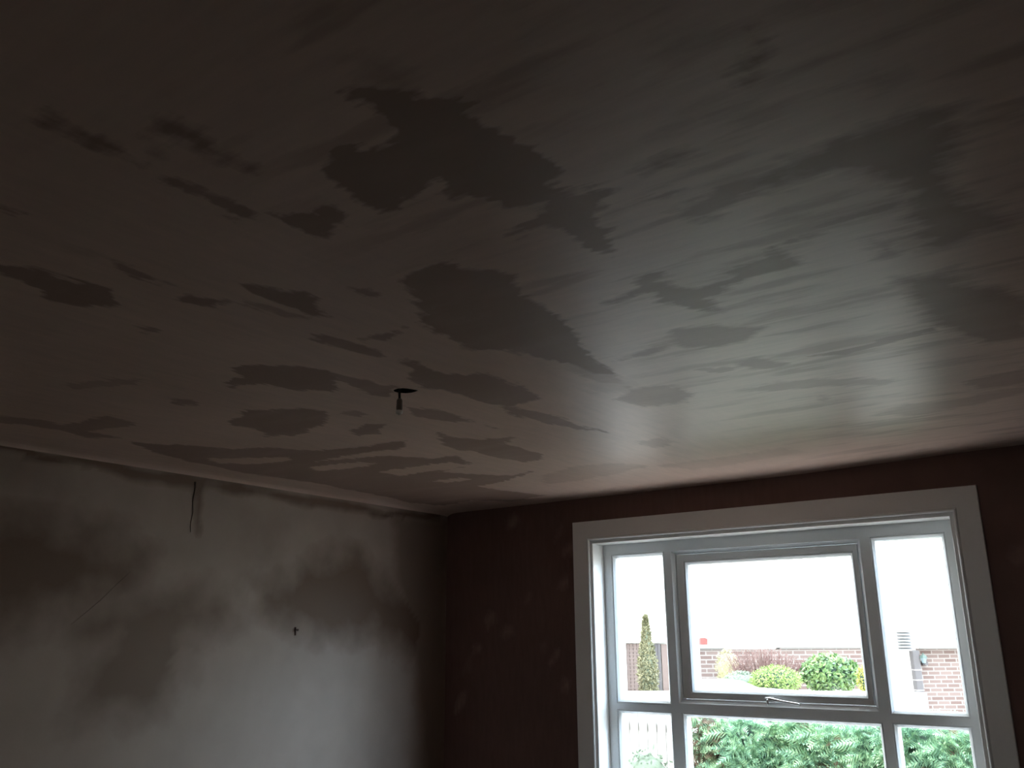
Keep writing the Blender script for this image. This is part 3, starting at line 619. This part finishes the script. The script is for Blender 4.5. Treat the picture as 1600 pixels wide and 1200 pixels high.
# wall lantern
t4 = empty('wall_lantern', out(7.655, 17.12, .93), TH); tag(t4, 'pale green glazed wall lantern on the brick beside the downpipe', 'lantern')
b = MB(); b.box(.02, .12, .10, .17, .00, .07); b.tube([(.05, .12, .04), (.03, .05, .02), (0, 0, .04)], .014, 8); b.build('bracket', M_PIPE, t4)
b = MB(); b.lathe([(0, .035), (.035, .045), (.060, .135), (0, .135)], 6); b.build('lantern_glass', M_LAMPGL, t4)
b = MB(); b.lathe([(0, .135), (.078, .135), (.070, .155), (.035, .19), (.012, .20), (.012, .225), (0, .23)], 6); b.build('lantern_cap', M_LAMPG, t4)

# garage at the left
t = empty('garage', out(1.55, 15.0, -.3), TH); tag(t, 'white walled garage with a brown slatted door at the left window pane', 'garage')
b = MB(); b.box(-.6, .29, 0, 3, 0, 1.72); b.box(.29, 1.18, 0, 3, 1.69, 1.95); b.box(.29, 1.18, .12, 3, 0, 1.69); b.box(1.18, 1.5, 0, 3, 0, 1.95); b.build('garage_walls', M_WHITEWALL, t)
b = MB()
for i in range(7): b.box(.30+i*.060, .30+i*.060+.054, .06, .11, .5, 1.67)
b.build('garage_door', M_GARAGE, t)
b = MB()
for i in range(18): b.box(.30, .71, .052, .062, .62+i*.058, .62+i*.058+.018)
b.build('door_slats', M_GARAGE, t)
b = MB()
for i in range(3): b.box(.73+i*.045, .73+i*.045+.040, .04, .11, .5, 1.67)
b.build('side_gate', M_GARAGE2, t)
b = MB(); b.box(.88, .98, .04, .11, .5, 1.66); b.build('post', M_GARAGE, t)
b = MB(); b.box(.99, 1.10, .03, .11, .5, 1.63); b.build('blue_door', M_BLUE, t)

# whitewashed board fence left of the hedge
t = empty('white_fence', (-1.48, 2.62, -.3)); tag(t, 'white vertical board fence left of the green hedge', 'fence')
for i in range(22):
    b = MB(); h_ = 1.20+.006*((i*7) % 3); x = i*.094
    b.box(x, x+.083, 0, .022, .02, h_); b.build('board', M_WFENCE, t, bevel=.003)
for z in (.25, .95):
    b = MB(); b.box(0, 2.05, .022, .06, z, z+.07); b.build('rail', M_WFENCE, t)

# ---- plants
rg = random.Random(11)
def rdir(r_):
    while True:
        v = Vector((r_.uniform(-1, 1), r_.uniform(-1, 1), r_.uniform(-1, 1)))
        if .05 < v.length < 1: return v.normalized()
def leafcard(mb, p, nrm, L, W, r_):
    a = nrm.orthogonal().normalized(); t = r_.uniform(0, 2*PI); b_ = nrm.cross(a)
    d = (a*math.cos(t)+b_*math.sin(t)+nrm*r_.uniform(.1, .7)).normalized(); s = d.cross(nrm).normalized()
    mb.quad(p, p+d*L*.45+s*W*.5-nrm*L*.05, p+d*L, p+d*L*.45-s*W*.5-nrm*L*.05)
def ellip(mb, c, r, seg=16, ring=9, jit=.06, r_=rg):
    n = len(mb.v)
    for i in range(ring+1):
        ph = PI*i/ring
        for j in range(seg):
            th = 2*PI*j/seg; q = 1+r_.uniform(-jit, jit)
            mb.v.append((c[0]+r[0]*math.sin(ph)*math.cos(th)*q, c[1]+r[1]*math.sin(ph)*math.sin(th)*q, c[2]+r[2]*math.cos(ph)*q))
    for i in range(ring):
        for j in range(seg):
            k = (j+1) % seg; mb.f.append((n+i*seg+j, n+i*seg+k, n+(i+1)*seg+k, n+(i+1)*seg+j))
def shrub(name, label, cat, lat, dep, z, r, n, L, W, mat, core=None, shell=(.82, 1.06), lower=-.9):
    t = empty(name, out(lat, dep, z), TH); tag(t, label, cat)
    mb = MB(); rr = random.Random(hash((round(lat*100), n)) & 0xffff)
    for i in range(n):
        v = rdir(rr)
        if v.z < lower: v.z = -v.z
        s = rr.uniform(*shell)
        p = Vector((v.x*r[0]*s, v.y*r[1]*s, r[2]+v.z*r[2]*s)); leafcard(mb, p, (v+rdir(rr)*.6).normalized(), L*rr.uniform(.6, 1.2), W*rr.uniform(.7, 1.2), rr)
    mb.build('foliage', mat, t, fix=False)
    cb = MB(); ellip(cb, (0, 0, r[2]), [q*.80 for q in r]); cb.build('foliage_core', core or M_HCORE, t, smooth=True)
    st = MB(); st.tube([(0, 0, 0), (0, 0, r[2])], .03, 8); st.build('stem', M_SOIL, t)
    return t
shrub('dome_shrub', 'bright green clipped dome shrub in front of the reddish twigs', 'shrub', 3.97, 14.0, .64, (.37, .33, .195), 2600, .05, .02, M_DOME)
shrub('laurel_shrub', 'dark glossy green rounded laurel bush right of the dome shrub', 'shrub', 4.98, 14.5, .62, (.43, .36, .275), 2200, .085, .045, M_LAUREL)
shrub('yellow_shrub', 'small yellow-green shrub at the right edge of the laurel bush', 'shrub', 5.30, 13.9, .63, (.10, .12, .20), 500, .07, .02, M_YEL)
shrub('pale_shrub', 'pale yellowish loose shrub against the brick wall, left of the reddish twigs', 'shrub', 3.70, 15.95, .62, (.19, .15, .32), 700, .06, .018, M_PALESH, M_PALESH)
shrub('grey_shrub', 'low grey-green shrub left of the bright dome shrub', 'shrub', 3.60, 14.6, .60, (.30, .2, .17), 900, .05, .02, M_GREYGR, M_GREYGR)
# cypress column
t = empty('cypress_tree', out(2.03, 13.95, .60), TH); tag(t, 'tall narrow pale green cypress in front of the garage', 'tree')
mb = MB(); rr = random.Random(3)
for i in range(4200):
    h_ = rr.random(); rad = .135*(min(1, (1-h_)*1.5))**.8*(.92+.10*math.sin(h_*19+3*math.sin(h_*7)))
    th = rr.uniform(0, 2*PI); v = Vector((math.cos(th), math.sin(th), .5)).normalized(); s = rr.uniform(.7, 1.1)
    p = Vector((math.cos(th)*rad*s, math.sin(th)*rad*s, .02+h_*1.17))
    leafcard(mb, p, (v+rdir(rr)*.7).normalized(), .06, .02, rr)
mb.build('foliage', M_CYP, t, fix=False)
cb = MB(); cb.lathe([(.09, 0), (.10, .2), (.09, .6), (.05, .95), (0, 1.12)], 12); cb.build('foliage_core', M_GREYGR, t, smooth=True)
# red twiggy shrub
t = empty('twiggy_shrub', out(4.2, 15.15, .60), TH); tag(t, 'loose reddish twiggy shrub in front of the brick wall', 'shrub')
mb = MB(); rr = random.Random(9)
for i in range(420):
    x = rr.uniform(-.62, .62); y = rr.uniform(-.15, .15); hh = rr.uniform(.45, .84)*(1-.35*abs(x+.12)/.62)
    p = Vector((x*.7, y, 0)); q = Vector((x*1.05+rr.uniform(-.1, .1), y*1.3, hh)); w = .0035
    pts = [p, p.lerp(q, .5)+Vector((rr.uniform(-.03, .03), 0, .03)), q]
    for a, b_ in zip(pts, pts[1:]):
        mb.quad(a+Vector((-w, 0, 0)), a+Vector((w, 0, 0)), b_+Vector((w*.7, 0, 0)), b_-Vector((w*.7, 0, 0)))
        mb.quad(a+Vector((0, -w, 0)), a+Vector((0, w, 0)), b_+Vector((0, w*.7, 0)), b_-Vector((0, w*.7, 0)))
    for k in range(7):
        c = p.lerp(q, rr.uniform(.35, 1)); leafcard(mb, c, rdir(rr), .035, .012, rr)
mb.build('twigs', M_TWIG, t, fix=False)

# conifer hedge below the window
hx0, hx1, hy0, hy1, hz = .76, 4.9, 2.22, 3.05, .86
t = empty('conifer_hedge', ((hx0+hx1)/2, (hy0+hy1)/2, -.3)); tag(t, 'dense green conifer hedge with feathery sprays just outside the window', 'hedge')
ox, oy = t.location.x, t.location.y
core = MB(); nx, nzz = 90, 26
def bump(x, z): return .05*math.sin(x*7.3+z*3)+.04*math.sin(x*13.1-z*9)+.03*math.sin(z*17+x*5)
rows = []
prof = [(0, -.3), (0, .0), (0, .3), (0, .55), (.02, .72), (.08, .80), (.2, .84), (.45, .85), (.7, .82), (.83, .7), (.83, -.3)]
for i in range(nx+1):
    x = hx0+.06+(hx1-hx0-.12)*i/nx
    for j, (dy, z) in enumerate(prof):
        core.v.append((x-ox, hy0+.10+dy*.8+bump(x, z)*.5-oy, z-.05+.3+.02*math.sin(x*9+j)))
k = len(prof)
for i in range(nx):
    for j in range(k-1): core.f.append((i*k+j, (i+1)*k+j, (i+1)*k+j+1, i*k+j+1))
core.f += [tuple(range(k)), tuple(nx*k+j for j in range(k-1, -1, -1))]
core.build('foliage_core', M_HCORE, t, smooth=True)
rr = random.Random(21)
def frond(mb, p, d, nrm, L):
    """flat feathery spray: a midrib with pairs of tapering side sprigs"""
    s = d.cross(nrm).normalized(); nrm = s.cross(d).normalized(); n = 7; droop = rr.uniform(.05, .25)
    pr = p
    for i in range(n):
        f = (i+1)/n; c = p+d*L*f-Vector((0, 0, 1))*droop*L*f*f
        w = L*.42*(1-f*.85)
        for sg in (-1, 1):
            tip = c+s*sg*w+d*w*.75+nrm*rr.uniform(-.1, .1)*w
            mid = (pr+c)/2
            mb.quad(pr, mid+s*sg*.001, tip, c+d*L*.04)
        pr = c
green = MB(); brown = MB()
for i in range(6000):
    x = rr.uniform(hx0, hx1); q = rr.random()
    if q < .70:
        z = rr.uniform(.12, .80); y = hy0+.07+bump(x, z)*.9+rr.uniform(-.03, .06); nrm = Vector((rr.uniform(-.5, .5), -1, rr.uniform(-.1, .9))).normalized()
        d = Vector((rr.uniform(-1, 1), -.75, rr.uniform(-.25, .75))).normalized()
    else:
        y = rr.uniform(hy0+.02, hy1-.05); z = .80+bump(x, y)*.35+rr.uniform(-.04, .02); nrm = Vector((rr.uniform(-.4, .4), rr.uniform(-.6, .3), 1)).normalized()
        d = Vector((rr.uniform(-1, 1), rr.uniform(-1, .4), rr.uniform(.1, .9))).normalized()
    dry = (x < 1.06 and rr.random() < .45) or (abs(x-1.95) < .12 and abs(z-.42) < .12 and rr.random() < .5) or rr.random() < .015
    frond(brown if dry else green, Vector((x-ox, y-oy, z+.3)), d, nrm, rr.uniform(.08, .20))
green.build('foliage', M_HEDGE, t, fix=False)
brown.build('dry_foliage', M_HBROWN, t, fix=False)
o = shrub('fence_shrub', 'pale grey-green low shrub in front of the white board fence', 'shrub', 0, 0, 0, (.28, .16, .22), 500, .06, .02, M_GREYGR, M_GREYGR, shell=(.6, 1.05))
o.location = (.36, 2.25, .10); o.rotation_euler = (0, 0, 0)
